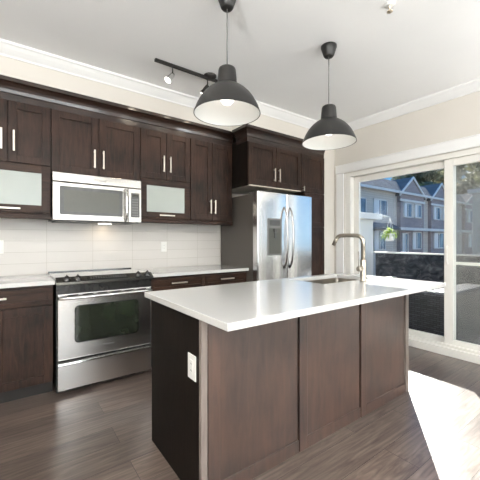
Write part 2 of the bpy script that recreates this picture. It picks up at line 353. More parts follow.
# ---------------------------------------------------------------- the room
CZ = 2.83; XR = 3.5; XL = -2.4; PR = 7.0
struct('floor', box(XL-.1, XR+.16, -.1, PR+.1, -.08, 0), M['floor'])
struct('ceiling', box(XL-.1, XR+.16, -.1, PR+.1, CZ, CZ+.1), M['ceiling'])
struct('wall_back', box(XL-.1, XR+.16, -.12, 0, 0, CZ), M['wall'])
LW = (3.7, 5.5, .85, 2.3)      # left wall window, unseen and added for light: p0,p1,z0,z1
w_ = MB().box(XL-.12, XL, 0, LW[0], 0, CZ).box(XL-.12, XL, LW[1], PR, 0, CZ).box(XL-.12, XL, LW[0], LW[1], 0, LW[2]).box(XL-.12, XL, LW[0], LW[1], LW[3], CZ)
struct('wall_left', w_, M['wall'])
RW = (-.8, 2.6, .45, 2.35)  # rear window opening, unseen, added to bring light in behind the camera
w_ = MB().box(XL-.12, RW[0], PR, PR+.12, 0, CZ).box(RW[1], XR+.16, PR, PR+.12, 0, CZ).box(RW[0], RW[1], PR, PR+.12, 0, RW[2]).box(RW[0], RW[1], PR, PR+.12, RW[3], CZ)
struct('wall_rear', w_, M['wall'])
D0, D1, DZ = .83, 3.45, 2.17   # patio door opening
SW = (4.85, 6.3, .7, 2.2)      # second opening in the right wall
w_ = MB().box(XR, XR+.16, 0, D0, 0, CZ).box(XR, XR+.16, D0, D1, DZ, CZ).box(XR, XR+.16, D1, SW[0], 0, CZ).box(XR, XR+.16, SW[1], PR, 0, CZ)
w_.box(XR, XR+.16, SW[0], SW[1], 0, SW[2]).box(XR, XR+.16, SW[0], SW[1], SW[3], CZ)
struct('wall_right', w_, M['wall'])
struct('wall_stub', box(3.272, XR-.001, .001, .66, 0, 2.549, .006), M['wall'])
struct('wall_soffit', MB().prism([(XL+.001, 0.001), (XL+.001, .33), (1.92, .33), (1.92, .66), (XR-.001, .66), (XR-.001, 0.001)], 2.552, CZ-.001, 'z'), M['wall'])
# crown of the ceiling
cp = [(0,2.735),(.010,2.735),(.013,2.747),(.030,2.762),(.052,2.783),(.072,2.805),(.086,2.812),(.090,CZ-.001),(0,CZ-.001)]
struct('trim_1', MB().sweep([(XL+.001,.331),(1.919,.331),(1.919,.661),(XR-.001,.661)], cp), M['white_trim'])
struct('trim_2', MB().sweep([(XR-.001,.661),(XR-.001,PR-.001)], cp), M['white_trim'])
struct('trim_3', MB().sweep([(XR-.001,PR-.001),(XL+.001,PR-.001)], cp), M['white_trim'])
struct('trim_4', MB().sweep([(XL+.001,PR-.001),(XL+.001,.331)], cp), M['white_trim'])
# thin bead between soffit and cabinets
struct('trim_5', MB().sweep([(XL+.001,.331),(1.919,.331),(1.919,.661),(XR-.001,.661)], [(0,2.553),(.022,2.553),(.022,2.568),(.012,2.574),(.012,2.588),(.004,2.594),(0,2.594)]), M['wall'])
bb = [(0,0),(.014,0),(.014,.085),(.006,.10),(0,.10)]
struct('baseboard_right', MB().sweep([(XR-.001,D1+.1),(XR-.001,PR-.001)], bb), M['white_trim'])
struct('baseboard_rear', MB().sweep([(XR-.001,PR-.001),(XL+.001,PR-.001)], bb), M['white_trim'])
struct('baseboard_left', MB().sweep([(XL+.001,PR-.001),(XL+.001,.70)], bb), M['white_trim'])
# tile backsplash
o = box(-1.3, 1.957, .0005, .009, .916, 1.53).build('tile_backsplash', M['tile']); tag(o, 'backsplash of long white glazed tiles on the wall behind the range', 'backsplash')

# casing round the patio door
struct('trim_6', MB().box(XR-.02, XR-.0005, D0-.13, D0-.012, 0, 2.175, .003).box(XR-.02, XR-.0005, D1+.012, D1+.13, 0, 2.175, .003), M['white_trim'])
struct('trim_7', MB().box(XR-.024, XR-.0005, D0-.14, D1+.14, 2.178, 2.295, .003).box(XR-.03, XR-.0005, D0-.145, D1+.145, 2.285, 2.297, .002), M['white_trim'])
# sliding patio door
dr = bpy.data.objects.new('door_1', None); COL.objects.link(dr); dr.location = (XR+.08, -D0, 0); dr['kind'] = 'structure'
FX0, FX1 = XR+.005, XR+.145
MB().box(FX0, FX1, D0, D0+.085, .0, DZ, .003).box(FX0, FX1, D1-.085, D1, 0, DZ, .003).box(FX0, FX1, D0+.086, D1-.086, DZ-.055, DZ, .003).box(FX0, FX1, D0+.086, D1-.086, 0.0, .07, .003).build('door_frame', M['vinyl'], dr)
MB().box(XR-.030, XR+.02, D0-.1, D1+.1, 0.0, .085, .004).box(XR-.006, XR+.03, D0, D1, .085, .115, .003).build('door_sill', M['vinyl'], dr)
def sash(x0, x1, p0, p1, z0, z1, w, name, gm, hd=None):
    s = MB().box(x0, x1, p0, p0+w, z0, z1, .004).box(x0, x1, p1-w, p1, z0, z1, .004).box(x0, x1, p0+w, p1-w, z0, z0+w*1.05, .004).box(x0, x1, p0+w, p1-w, z1-w*.9, z1, .004).build(name, M['vinyl'], dr)
    xm = (x0+x1)/2
    box(xm-.003, xm+.003, p0+w-.004, p1-w+.004, z0+w-.004, z1-w*.9+.004).build('pane', gm, s)
    return s
sash(XR+.085, XR+.125, D0+.08, 2.155, .075, DZ-.056, .085, 'fixed_sash', M['glass'])
ss = sash(XR+.035, XR+.075, 2.07, D1-.08,   .075, DZ-.056, .088, 'sliding_sash', M['glass'])
# screen panel with its crossbar, outermost track
sc = MB().box(XR+.128, XR+.143, 2.09, 2.135, .08, DZ-.058, .002).box(XR+.128, XR+.143, D1-.13, D1-.085, .08, DZ-.058, .002).box(XR+.128, XR+.143, 2.135, D1-.13, .08, .13, .002).box(XR+.128, XR+.143, 2.135, D1-.13, DZ-.10, DZ-.058, .002).box(XR+.130, XR+.141, 2.135, D1-.13, .968, 1.0, .002).build('screen_frame', M['vinyl'], dr)
box(XR+.1345, XR+.1365, 2.13, D1-.125, .125, DZ-.095).build('screen_mesh', M['screen'], sc)
MB().tube([(XR+.028,2.105,.98),(XR+.012,2.105,.99),(XR+.012,2.105,1.16),(XR+.028,2.105,1.17)], .008, 8).build('handle', M['vinyl'], ss)

def window(name, x0, x1, p0, p1, z0, z1, along):
    w0 = bpy.data.objects.new(name, None); COL.objects.link(w0); w0.location = ((x0+x1)/2, -(p0+p1)/2, z0); w0['kind'] = 'structure'
    t = .06; mb = MB()
    if along == 'x':
        for a, b in ((x0, x0+t), (x1-t, x1), ((x0+x1)/2-t/2, (x0+x1)/2+t/2)): mb.box(a, b, p0, p1, z0, z1, .003)
        mb.box(x0+.002, x1-.002, p0+.002, p1-.002, z0, z0+t, .003).box(x0+.002, x1-.002, p0+.002, p1-.002, z1-t, z1, .003)
        fr = mb.build('window_frame', M['vinyl'], w0); box(x0+.02, x1-.02, (p0+p1)/2-.003, (p0+p1)/2+.003, z0+.02, z1-.02).build('pane', M['glass'], w0)
    else:
        for a, b in ((p0, p0+t), (p1-t, p1), ((p0+p1)/2-t/2, (p0+p1)/2+t/2)): mb.box(x0, x1, a, b, z0, z1, .003)
        mb.box(x0+.002, x1-.002, p0+.002, p1-.002, z0, z0+t, .003).box(x0+.002, x1-.002, p0+.002, p1-.002, z1-t, z1, .003)
        fr = mb.build('window_frame', M['vinyl'], w0); box((x0+x1)/2-.003, (x0+x1)/2+.003, p0+.02, p1-.02, z0+.02, z1-.02).build('pane', M['glass'], w0)
window('added_window_1', RW[0], RW[1], PR+.03, PR+.09, RW[2], RW[3], 'x')
window('window_2', XR+.05, XR+.11, SW[0], SW[1], SW[2], SW[3], 'p')
window('added_window_3', XL-.09, XL-.03, LW[0], LW[1], LW[2], LW[3], 'p')

# ---------------------------------------------------------------- cabinet helpers (fronts face +p)
def door_mb(x0, x1, z0, z1, pf, rail=.062, th=.02, hollow=False):
    mb = MB(); b = .0025
    mb.box(x0, x0+rail, pf-th, pf, z0, z1, b).box(x1-rail, x1, pf-th, pf, z0, z1, b).box(x0+rail, x1-rail, pf-th, pf, z0, z0+rail, b).box(x0+rail, x1-rail, pf-th, pf, z1-rail, z1, b)
    if not hollow: mb.box(x0+rail-.004, x1-rail+.004, pf-th, pf-.010, z0+rail-.004, z1-rail+.004)
    return mb
def pull_v(x, p, z0, z1, parent):
    return MB().box(x-.007, x+.007, p+.020, p+.030, z0, z1, .002).box(x-.005, x+.005, p, p+.022, z0+.012, z0+.022).box(x-.005, x+.005, p, p+.022, z1-.022, z1-.012).build('handle', M['handle'], parent)
def pull_h(x0, x1, p, z, parent):
    return MB().box(x0, x1, p+.020, p+.030, z-.007, z+.007, .002).box(x0+.012, x0+.022, p, p+.022, z-.005, z+.005).box(x1-.022, x1-.012, p, p+.022, z-.005, z+.005).build('handle', M['handle'], parent)
G = .002
def cdoor(t, x0, x1, z0, z1, pf, hx=None, hz=None, mat_='wood'):
    d = door_mb(x0+G, x1-G, z0+G, z1-G, pf).build('door', M[mat_], t)
    if hx is not None: pull_v(hx, pf, hz[0], hz[1], d)
    return d
def gdoor(t, x0, x1, z0, z1, pf):
    d = door_mb(x0+G, x1-G, z0+G, z1-G, pf, .066, hollow=True).build('lift_door', M['wood_h'], t)
    box(x0+.06, x1-.06, pf-.014, pf-.008, z0+.06, z1-.06).build('frosted_pane', M['frost'], d, label='frosted glass pane')
    xm = (x0+x1)/2; pull_h(xm-.085, xm+.085, pf, z0+.034, d); return d
UP0, UZ0, UZM, UZ1, UPF = .010, 1.466, 1.878, 2.385, .35

# wall cabinets
t = thing('wall_cabinet', 'dark brown wall cabinet left of the microwave, two doors above a frosted glass lift door', 'cabinet', (-.32,.17,UZ0), 'dark wall cabinets')
box(-.626, -.014, UP0, UPF-.021, UZ0, UZ1+.05).build('carcass', M['wood'], t)
cdoor(t, -.622, -.319, UZM, UZ1, UPF, -.36, (1.972, 2.142)); cdoor(t, -.319, -.016, UZM, UZ1, UPF, -.278, (1.968, 2.138)); gdoor(t, -.622, -.016, UZ0, UZM, UPF)
t = thing('wall_cabinet', 'dark brown wall cabinet with two plain doors at the far left end of the row', 'cabinet', (-.94,.17,UZ0), 'dark wall cabinets')
box(-1.25, -.628, UP0, UPF-.021, UZ0, UZ1+.05).build('carcass', M['wood'], t)
cdoor(t, -1.248, -.939, UZ0, UZ1, UPF, -.97, (1.54, 1.71)); cdoor(t, -.939, -.63, UZ0, UZ1, UPF, -.908, (1.54, 1.71))
t = thing('wall_cabinet', 'short dark brown two door wall cabinet directly above the microwave', 'cabinet', (.38,.17,1.835), 'dark wall cabinets')
box(-.012, .766, UP0, UPF-.021, 1.836, UZ1+.05).build('carcass', M['wood'], t)
cdoor(t, -.012, .377, 1.838, UZ1, UPF, .336, (1.909, 2.08)); cdoor(t, .377, .766, 1.838, UZ1, UPF, .414, (1.909, 2.08))
t = thing('wall_cabinet', 'dark brown wall cabinet right of the microwave, two doors above a frosted glass lift door', 'cabinet', (1.05,.17,UZ0), 'dark wall cabinets')
box(.768, 1.338, UP0, UPF-.021, UZ0, UZ1+.05).build('carcass', M['wood'], t)
cdoor(t, .77, 1.052, UZM, UZ1, UPF, 1.016, (1.96, 2.13)); cdoor(t, 1.052, 1.336, UZM, UZ1, UPF, 1.090, (1.96, 2.13)); gdoor(t, .77, 1.336, UZ0, UZM, UPF)
t = thing('wall_cabinet', 'wall cabinet with two tall full height doors, last before the refrigerator', 'cabinet', (1.62,.17,UZ0), 'dark wall cabinets')
box(1.34, 1.915, UP0, UPF-.021, UZ0, UZ1+.05).build('carcass', M['wood'], t)
cdoor(t, 1.34, 1.623, UZ0, UZ1, UPF, 1.594, (1.546, 1.708)); cdoor(t, 1.623, 1.908, UZ0, UZ1, UPF, 1.654, (1.546, 1.708))
# light rails under them
for x0, x1, nm in ((-1.25, -.014, 'left'), (.768, 1.915, 'right')):
    o = MB().box(x0, x1, UPF-.045, UPF-.002, 1.418, 1.4645, .003).box(x0, x1, UPF-.05, UPF+.004, 1.455, 1.4645, .002).build('light_rail', M['wood_h'])
    tag(o, 'dark wood light rail under the wall cabinets %s of the microwave' % nm, 'trim rail')
# crown over them
pc = [(0,2.388),(.006,2.388),(.008,2.438),(.014,2.444),(.016,2.452),(.021,2.470),(.031,2.490),(.047,2.508),(.066,2.518),(.074,2.520),(.076,2.550),(0,2.550)]
o = MB().sweep([(-1.25, UPF-.0205),(1.916, UPF-.0205)], pc).build('cabinet_crown_molding', M['crown_wood']); tag(o, 'dark wood cove crown molding along the top of the wall cabinets over the range', 'crown molding')
# cabinet over refrigerator + pantry
FP = .66
t = thing('refrigerator_cabinet', 'deep two door dark cabinet above the refrigerator', 'cabinet', (2.36,.33,1.88))
b_ = box(1.920, 1.938, .332, FP-.021, 1.875, 2.436).build('side_panel', M['dark_panel'], t); box(1.920, 1.938, .010, .331, 1.875, 2.436).build('side_panel', M['dark_panel'], t)
box(1.939, 2.795, .010, FP-.021, 1.886, 2.436).build('carcass', M['wood'], t)
box(1.939, 2.795, .012, FP-.004, 1.874, 1.885).build('bottom_panel', M['maple'], t, label='pale unfinished underside')
cdoor(t, 1.922, 2.358, 1.888, UZ1, FP, 2.318, (1.955, 2.115)); cdoor(t, 2.358, 2.796, 1.888, UZ1, FP, 2.398, (1.955, 2.115))
t = thing('pantry_cabinet', 'tall narrow dark brown pantry cabinet right of the refrigerator', 'cabinet', (3.035,.33,0))
box(2.865, 3.269, .010, FP-.021, .10, 1.872).build('carcass', M['wood'], t)
box(2.799, 3.269, .010, FP-.021, 1.873, 2.436).build('upper_carcass', M['wood'], t)
box(2.865, 3.269, .010, FP-.08, 0.0, .099).build('toe_kick', M['black_void'], t)
cdoor(t, 2.868, 3.267, .11, 1.415, FP, 2.90, (1.2, 1.36)); cdoor(t, 2.868, 3.267, 1.418, 1.872, FP); cdoor(t, 2.80, 3.267, 1.875, UZ1, FP, 2.832, (1.885, 1.95))
o = MB().sweep([(1.9195, .432),(1.9195, FP-.0205),(3.27, FP-.0205)], pc).build('cabinet_crown_molding', M['crown_wood']); tag(o, 'dark wood crown molding wrapping the top of the refrigerator cabinet and pantry', 'crown molding')

# base cabinets
BPF = .615
def base_carcass(t, x0, x1):
    box(x0, x1, .011, BPF-.021, .10, .882).build('carcass', M['wood'], t); box(x0, x1, .011, BPF-.07, 0, .099).build('toe_kick', M['black_void'], t)
def drawer(t, x0, x1, z0, z1, pf, h0, h1, hz):
    d = door_mb(x0+G, x1-G, z0+G, z1-G, pf, .036).build('drawer', M['wood_h'], t); pull_h(h0, h1, pf, hz, d)
t = thing('base_cabinet', 'dark brown base cabinet with wide drawer above two doors, left of the range', 'cabinet', (-.41,.3,0), 'dark base cabinets')
base_carcass(t, -.80, -.022); drawer(t, -.80, -.022, .725, .862, BPF, -.49, -.325, .803)
cdoor(t, -.80, -.411, .105, .72, BPF, -.45, (.47, .64)); cdoor(t, -.411, -.022, .105, .72, BPF, -.372, (.47, .64))
t = thing('base_cabinet', 'dark brown base cabinet with two plain doors at the far left', 'cabinet', (-1.03,.3,0), 'dark base cabinets')
base_carcass(t, -1.25, -.802); cdoor(t, -1.25, -.802, .105, .862, BPF, -.85, (.6, .77))
for x0, x1, h0, h1, lb in ((.782, 1.366, .985, 1.155, 'dark brown base cabinet with slim drawer, right beside the range'), (1.368, 1.925, 1.56, 1.735, 'dark brown base cabinet with slim drawer, between the range side unit and refrigerator')):
    t = thing('base_cabinet', lb, 'cabinet', ((x0+x1)/2,.3,0), 'dark base cabinets')
    base_carcass(t, x0, x1); drawer(t, x0, x1, .745, .862, BPF, h0, h1, .812); xm = (x0+x1)/2
    cdoor(t, x0, xm, .105, .74, BPF, xm-.04, (.52, .69)); cdoor(t, xm, x1, .105, .74, BPF, xm+.04, (.52, .69))
o = box(-1.25, -.013, .010, .645, .883, .915, .003).build('countertop', M['quartz']); tag(o, 'white quartz countertop on the base cabinets left of the range', 'countertop')
o = box(.776, 1.938, .010, .645, .883, .915, .003).build('countertop', M['quartz']); tag(o, 'white quartz countertop between the range and the refrigerator', 'countertop')

# ---------------------------------------------------------------- range
t = thing('kitchen_range', 'stainless steel slide-in electric range with black glass cooktop', 'stove', (.381,.36,0))
box(-.006, .768, .012, .655, .02, .895).build('body', M['black_enamel'], t, label='black enamel body')
MB().box(-.011, .773, .012, .655, .917, .928, .003).box(-.011, .773, .012, .055, .928, .938, .003).box(-.0115, .7735, .010, .66, .916, .920, .001).build('cooktop', M['cooktop'], t, label='black glass cooktop')
cpn = MB().prism([(.625,.896),(.70,.878),(.706,.884),(.706,.902),(.64,.938),(.625,.938)], -.010, .772, 'x').build('control_panel', M['panel_steel'], t, label='dark stainless steel sloping control panel')
nrm = Vector((0, -.036, .066)).normalized()   # panel slope normal in (x,Y,z)
def on_panel(x, s):    # point on the sloping face, s 0..1 from back to front
    return Vector((x, -(.64+.066*s), .938-.036*s))
bm = MB()
for x0, x1 in ((.215, .555),):
    a = [on_panel(x0,.14), on_panel(x1,.14), on_panel(x1,.82), on_panel(x0,.82)]
    A = [bm.bm.verts.new(q+nrm*.0005) for q in a]; A2 = [bm.bm.verts.new(q+nrm*.0035) for q in a]
    bm.bm.faces.new(A2); bm.bm.faces.new(A)
    for i in range(4): bm.bm.faces.new((A[i], A[(i+1)%4], A2[(i+1)%4], A2[i]))
dsp = bm.build('display', M['black_gloss'], t, label='black touch control display')
bm = MB()
for k, x in enumerate([.24+.02*i for i in range(15)]):
    for s0 in (.3, .55):
        a = [on_panel(x,s0), on_panel(x+.011,s0), on_panel(x+.011,s0+.09), on_panel(x,s0+.09)]
        bm.bm.faces.new([bm.bm.verts.new(q+nrm*.0041) for q in a])
bm.build('key_marking', M['screen_print'], dsp)
for x in (.065, .145, .640, .725):
    bm = MB(); rot = Vector((0,0,1)).rotation_difference(nrm)
    bm.lathe((0,0,0), [(.030,.0005),(.030,.004),(.021,.006),(.019,.024),(.016,.026)], 20); bm.box(-.005, .005, -.02, .02, .022, .034, .002)
    c = on_panel(x, .5)
    for v_ in bm.bm.verts: v_.co = rot @ v_.co + c
    bm.build('knob', M['black_enamel'], t)
dmb = MB().box(.001, .761, .657, .682, .278, .806, .006)
d = dmb.build('oven_door', M['steel'], t)
box(.118, .644, .680, .685, .400, .705, .0).bm.free()
# oven window with rounded corners
def rrect(x0, x1, z0, z1, r, n=6):
    pts = []
    for cx_, cz_, a0 in ((x1-r, z1-r, 0), (x0+r, z1-r, 90), (x0+r, z0+r, 180), (x1-r, z0+r, 270)):
        for i in range(n+1):
            a = math.radians(a0+90*i/n); pts.append((cx_+r*math.cos(a), cz_+r*math.sin(a)))
    return pts
MB().prism(rrect(.128, .634, .408, .698, .03), .681, .6855, 'p').build('oven_window', M['oven_glass'], d, label='dark glass window with rounded corners')
MB().prism(rrect(.12, .642, .400, .706, .034), .680, .6835, 'p').build('window_frame', M['black_enamel'], d)
MB().tube([(.01,.684,.776),(.018,.725,.778),(.06,.735,.778),(.381,.742,.778),(.70,.735,.778),(.744,.725,.778),(.752,.684,.776)], .0135, 12).build('handle', M['chrome'], d)
bm = MB()
for i in range(6):
    x = .07+i*.112
    bm.prism(rrect(x, x+.08, .786, .798, .0045, 3), .681, .6832, 'p')
bm.build('vent_slot', M['black_void'], d)
lettering('Whirlpool', .021, .381, .6825, .345, M['screen_print'], d)
w2 = MB().box(.001, .761, .657, .684, .035, .262, .005).build('storage_drawer', M['steel'], t)
MB().prism([(.683,.262),(.706,.256),(.708,.248),(.700,.240),(.683,.236)], .003, .759, 'x').build('drawer_lip', M['chrome'], w2)
for p_ in (.08, .58): box(.02, .742, p_-.02, p_+.02, 0.0, .0198).build('foot_rail', M['black_void'], t)

# ---------------------------------------------------------------- microwave
t = thing('microwave_oven', 'stainless steel over-the-range microwave mounted above the range', 'microwave', (.377,.2,1.41))
box(-.006, .760, .011, .378, 1.414, 1.832).build('body', M['black_enamel'], t)
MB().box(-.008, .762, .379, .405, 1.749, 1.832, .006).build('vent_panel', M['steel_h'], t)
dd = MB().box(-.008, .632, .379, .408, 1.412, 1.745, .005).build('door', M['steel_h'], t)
MB().prism(rrect(.046, .578, 1.463, 1.712, .012), .4075, .4095, 'p').build('window_frame', M['dark_grey'], dd)
MB().prism(rrect(.078, .546, 1.490, 1.680, .008), .409, .4105, 'p').build('window', M['mw_glass'], dd)
MB().tube([(.604,.405,1.725),(.604,.440,1.715),(.604,.452,1.65),(.604,.455,1.58),(.604,.452,1.50),(.604,.440,1.437),(.604,.405,1.427)], .0125, 12).build('handle', M['chrome'], dd)
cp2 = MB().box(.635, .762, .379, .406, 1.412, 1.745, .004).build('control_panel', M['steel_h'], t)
MB().prism(rrect(.659, .741, 1.463, 1.702, .006), .4055, .4075, 'p').build('keypad', M['dark_grey'], cp2)
box(.668, .732, .4075, .4085, 1.665, 1.692).build('display', M['black_gloss'], cp2)
bm = MB()
for i in range(3):
    for k in range(7): bm.box(.672+i*.021, .685+i*.021, .4072, .4082, 1.475+k*.026, 1.488+k*.026)
bm.build('key_marking', M['screen_print'], cp2)
lettering('Whirlpool', .026, .372, .4057, 1.781, M['screen_print'], t)
bt = MB().box(.02, .74, .03, .39, 1.404, 1.4135, .002).build('grease_filter', M['dark_grey'], t)
box(.42, .54, .10, .16, 1.400, 1.4042).build('work_light', M['bulb'], t, label='lit warm work light underneath')
wl = lamp('microwave_work_light', 'AREA', (.48, -.13, 1.398), 0.22, (1.0,.72,.42), .12, (0,0,0), .06)

# ---------------------------------------------------------------- refrigerator
t = thing('refrigerator', 'tall stainless steel side-by-side refrigerator with dark grey sides', 'refrigerator', (2.4,.4,0))
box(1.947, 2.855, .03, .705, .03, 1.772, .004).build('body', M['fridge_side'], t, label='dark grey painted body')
MB().box(1.96, 2.84, .55, .70, .0, .03).box(1.96, 2.84, .08, .16, 0, .03).box(1.955, 2.845, .700, .735, .02, .075).build('base_grille', M['black_void'], t)
def fdoor(x0, x1):
    n = 8; pts = [(x0, .712), (x0, .778), (x0+.004, .788)]
    for i in range(n+1):
        u = i/n; pts.append((x0+.012+(x1-x0-.024)*u, .796+.008*math.sin(math.pi*u)))
    pts += [(x1-.004, .788), (x1, .778), (x1, .712)]
    d_ = MB().prism(pts, .08, 1.790, 'z').build('door', M['fridge_steel'], t); return d_
dl = fdoor(1.947, 2.397); drr = fdoor(2.403, 2.855)
for dref, x in ((dl, 2.352), (drr, 2.448)):
    pts = []
    for i in range(15):
        u = i/14; pts.append((x, .80+.062*math.sin(math.pi*u)**.55 if 0 < u < 1 else .795, .90+.73*u))
    hb = MB().tube(pts, .0125, 12).build('handle', M['fridge_handle'], dref)
MB().prism(rrect(2.085, 2.305, 1.060, 1.490, .012), .800, .8085, 'p').build('dispenser', M['disp_grey'], dl, label='grey ice and water dispenser')
dp = MB().prism(rrect(2.105, 2.285, 1.080, 1.375, .01), .8083, .8095, 'p').build('dispenser_recess', M['mw_glass'], dl)
MB().box(2.17, 2.22, .8095, .830, 1.33, 1.37, .004).box(2.18, 2.21, .8095, .822, 1.26, 1.33, .003).build('spout', M['dark_grey'], dl)
MB().box(2.115, 2.275, .8086, .811, 1.405, 1.47, .001).build('dispenser_display', M['dark_grey'], dl)
MB().box(1.96, 2.06, .60, .78, 1.7725, 1.800, .004).build('hinge_cover', M['dark_grey'], t); MB().box(2.745, 2.845, .60, .78, 1.7725, 1.800, .004).build('hinge_cover', M['dark_grey'], t)

# ---------------------------------------------------------------- island
IX0, IX1, IP0, IP1 = .403, 2.341, 1.645, 2.268
t = thing('kitchen_island', 'dark stained wooden island base with three tall recessed front panels', 'kitchen island', ((IX0+IX1)/2, 1.95, 0))
ISX0, ISX1, ISP0, ISP1 = 1.56, 2.19, 1.675, 2.035      # sink opening
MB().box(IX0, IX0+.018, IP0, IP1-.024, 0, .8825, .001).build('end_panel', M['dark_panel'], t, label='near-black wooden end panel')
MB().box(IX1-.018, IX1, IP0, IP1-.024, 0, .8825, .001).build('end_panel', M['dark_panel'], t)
MB().box(IX0+.019, 1.50, IP0+.022, IP1-.045, .10, .8825).box(2.24, IX1-.019, IP0+.022, IP1-.045, .10, .8825).box(1.50, 2.24, IP0+.022, IP1-.045, .10, .60).build('carcass', M['wood'], t)
box(IX0+.019, IX1-.019, IP0+.08, IP1-.10, 0, .099).build('toe_kick', M['black_void'], t)
for k in range(4):
    x0 = IX0+.02+k*(IX1-IX0-.04)/4; x1 = x0+(IX1-IX0-.04)/4
    dk = door_mb(x0+G, x1-G, .105, .875, 0).bm
    bm = MB(); bm.bm.free(); bm.bm = dk
    for v_ in dk.verts: v_.co.y = -(IP0+.001)-(v_.co.y)    # mirrored to face the range
    dk_o = bm.build('door', M['wood'], t)
    MB().box((x0+x1)/2-.08, (x0+x1)/2+.08, IP0-.032, IP0-.022, .80, .814, .002).box((x0+x1)/2-.07, (x0+x1)/2-.06, IP0-.024, IP0, .802, .812).box((x0+x1)/2+.06, (x0+x1)/2+.07, IP0-.024, IP0, .802, .812).build('handle', M['handle'], dk_o)
PF = IP1
back = MB().box(IX0+.022, IX1-.003, PF-.040, PF-.022, 0, .882).build('front_backing', M['island_wood'], t)
bounds = [(IX0, .43, 'corner'), ]
# frame of the long side: stiles, bottom rail, each recessed panel a part
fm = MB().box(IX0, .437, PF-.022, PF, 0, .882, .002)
fm.build('corner_post', M['post_wood'], t, label='edge post, lit sheen in its colour')
for a, b in ((.443, 1.052), (1.060, 1.668), (1.676, 2.290)):
    MB().box(a, a+.066, PF-.021, PF-.004, .0, .882, .002).box(a+.066, b, PF-.021, PF-.004, .0, .072, .002).box(a+.066, b, PF-.021, PF-.004, .868, .882, .001).build('panel_frame', M['island_wood'], t)
    MB().box(a+.064, b-.006, PF-.021, PF-.012, .070, .870).build('recessed_panel', M['island_wood'], t)
MB().box(2.297, IX1, PF-.022, PF, 0, .882, .002).build('corner_post', M['post_wood'], t, label='edge post, lit sheen in its colour')
# island countertop, with the sink cut-out
TX0, TX1, TP0, TP1 = .372, 2.366, 1.605, 2.531
o = MB()
bmm = o.bm
outer = [(TX0,TP0),(TX1,TP0),(TX1,TP1),(TX0,TP1)]; inner = [(ISX0,ISP0),(ISX1,ISP0),(ISX1,ISP1),(ISX0,ISP1)]
V = {}
for nm, ring in (('o', outer), ('i', inner)):
    for z in (.883, .915): V[nm, z] = [bmm.verts.new((x, -p, z)) for x, p in ring]
for z in (.883, .915):
    for i in range(4): bmm.faces.new((V['o',z][i], V['o',z][(i+1)%4], V['i',z][(i+1)%4], V['i',z][i]))
for nm in 'oi':
    for i in range(4): bmm.faces.new((V[nm,.883][i], V[nm,.883][(i+1)%4], V[nm,.915][(i+1)%4], V[nm,.915][i]))
bmesh.ops.recalc_face_normals(bmm, faces=bmm.faces[:])
es = [e for e in bmm.edges if e.verts[0].co.z == e.verts[1].co.z and abs(len(e.link_faces)-2) == 0 and any(abs(f.normal.z) < .5 for f in e.link_faces)]
bmesh.ops.bevel(bmm, geom=es, offset=.003, segments=2, affect='EDGES', profile=.5)
tag(o.build('countertop', M['quartz']), 'large white quartz slab on top of the island', 'countertop')
# sink
t = thing('kitchen_sink', 'undermount stainless steel sink set into the island countertop', 'sink', (1.875,1.855,.68))
a0, a1, b0, b1 = ISX0-.006, ISX1+.006, ISP0-.006, ISP1+.006
sm = MB(); zt, zb = .8822, .69
def ringv(x0, x1, p0, p1, z, r=.03):
    return [sm.bm.verts.new((q[0], -q[1], z)) for q in rrect(x0, x1, p0, p1, r, 4)]
R = [ringv(a0-.015, a1+.015, b0-.015, b1+.015, zt), ringv(a0, a1, b0, b1, zt), ringv(a0+.008, a1-.008, b0+.008, b1-.008, zb+.03), ringv(a0+.035, a1-.035, b0+.035, b1-.035, zb)]
for A, Bq in zip(R, R[1:]):
    for i in range(len(A)): sm.bm.faces.new((A[i], A[(i+1)%len(A)], Bq[(i+1)%len(A)], Bq[i]))
sm.bm.faces.new(R[-1]); ob_ = sm.build('basin', M['sink'], t, smooth=False)
md = ob_.modifiers.new('s', 'SOLIDIFY'); md.thickness = .0015; md.offset = -1
MB().lathe((1.875,1.83,zb), [(.001,.002),(.02,.001),(.042,.004),(.045,.0015)], 24, cap=False).build('drain', M['chrome'], t)
# faucet
t = thing('kitchen_faucet', 'brushed nickel gooseneck faucet standing on the island beside the sink', 'faucet', (1.94,2.11,.915))
MB().lathe((1.94,2.11,.915), [(.0,.0005),(.027,.0005),(.027,.006),(.024,.010),(.024,.165),(.021,.170),(.014,.172)], 24, cap=False).build('base', M['faucet'], t)
pts = [(1.94,2.11,1.08),(1.94,2.11,1.22)]
for i in range(1, 9):
    a = math.radians(90*i/8); pts.append((1.94-.010*(1-math.cos(a)), 2.11-.055*(1-math.cos(a)), 1.22+.055*math.sin(a)))
pts += [(1.925,1.97,1.278),(1.920,1.93,1.276)]
for i in range(1, 7):
    a = math.radians(68*i/6); pts.append((1.918-.01*math.sin(a), 1.93-.055*math.sin(a), 1.276-.055*(1-math.cos(a))))
pts += [(1.901,1.858,1.195)]
MB().tube(pts, .0165, 14).build('spout', M['faucet'], t)
hd = MB().lathe((1.918,2.11,1.015), [(.0,-.0450),(.019,-.045),(.021,-.040),(.021,0)], 20, axis='x', cap=False)
hd.build('valve', M['faucet'], t)
MB().tube([(1.883,2.11,1.025),(1.880,2.108,1.15)], .004, 8).build('lever', M['faucet'], t)

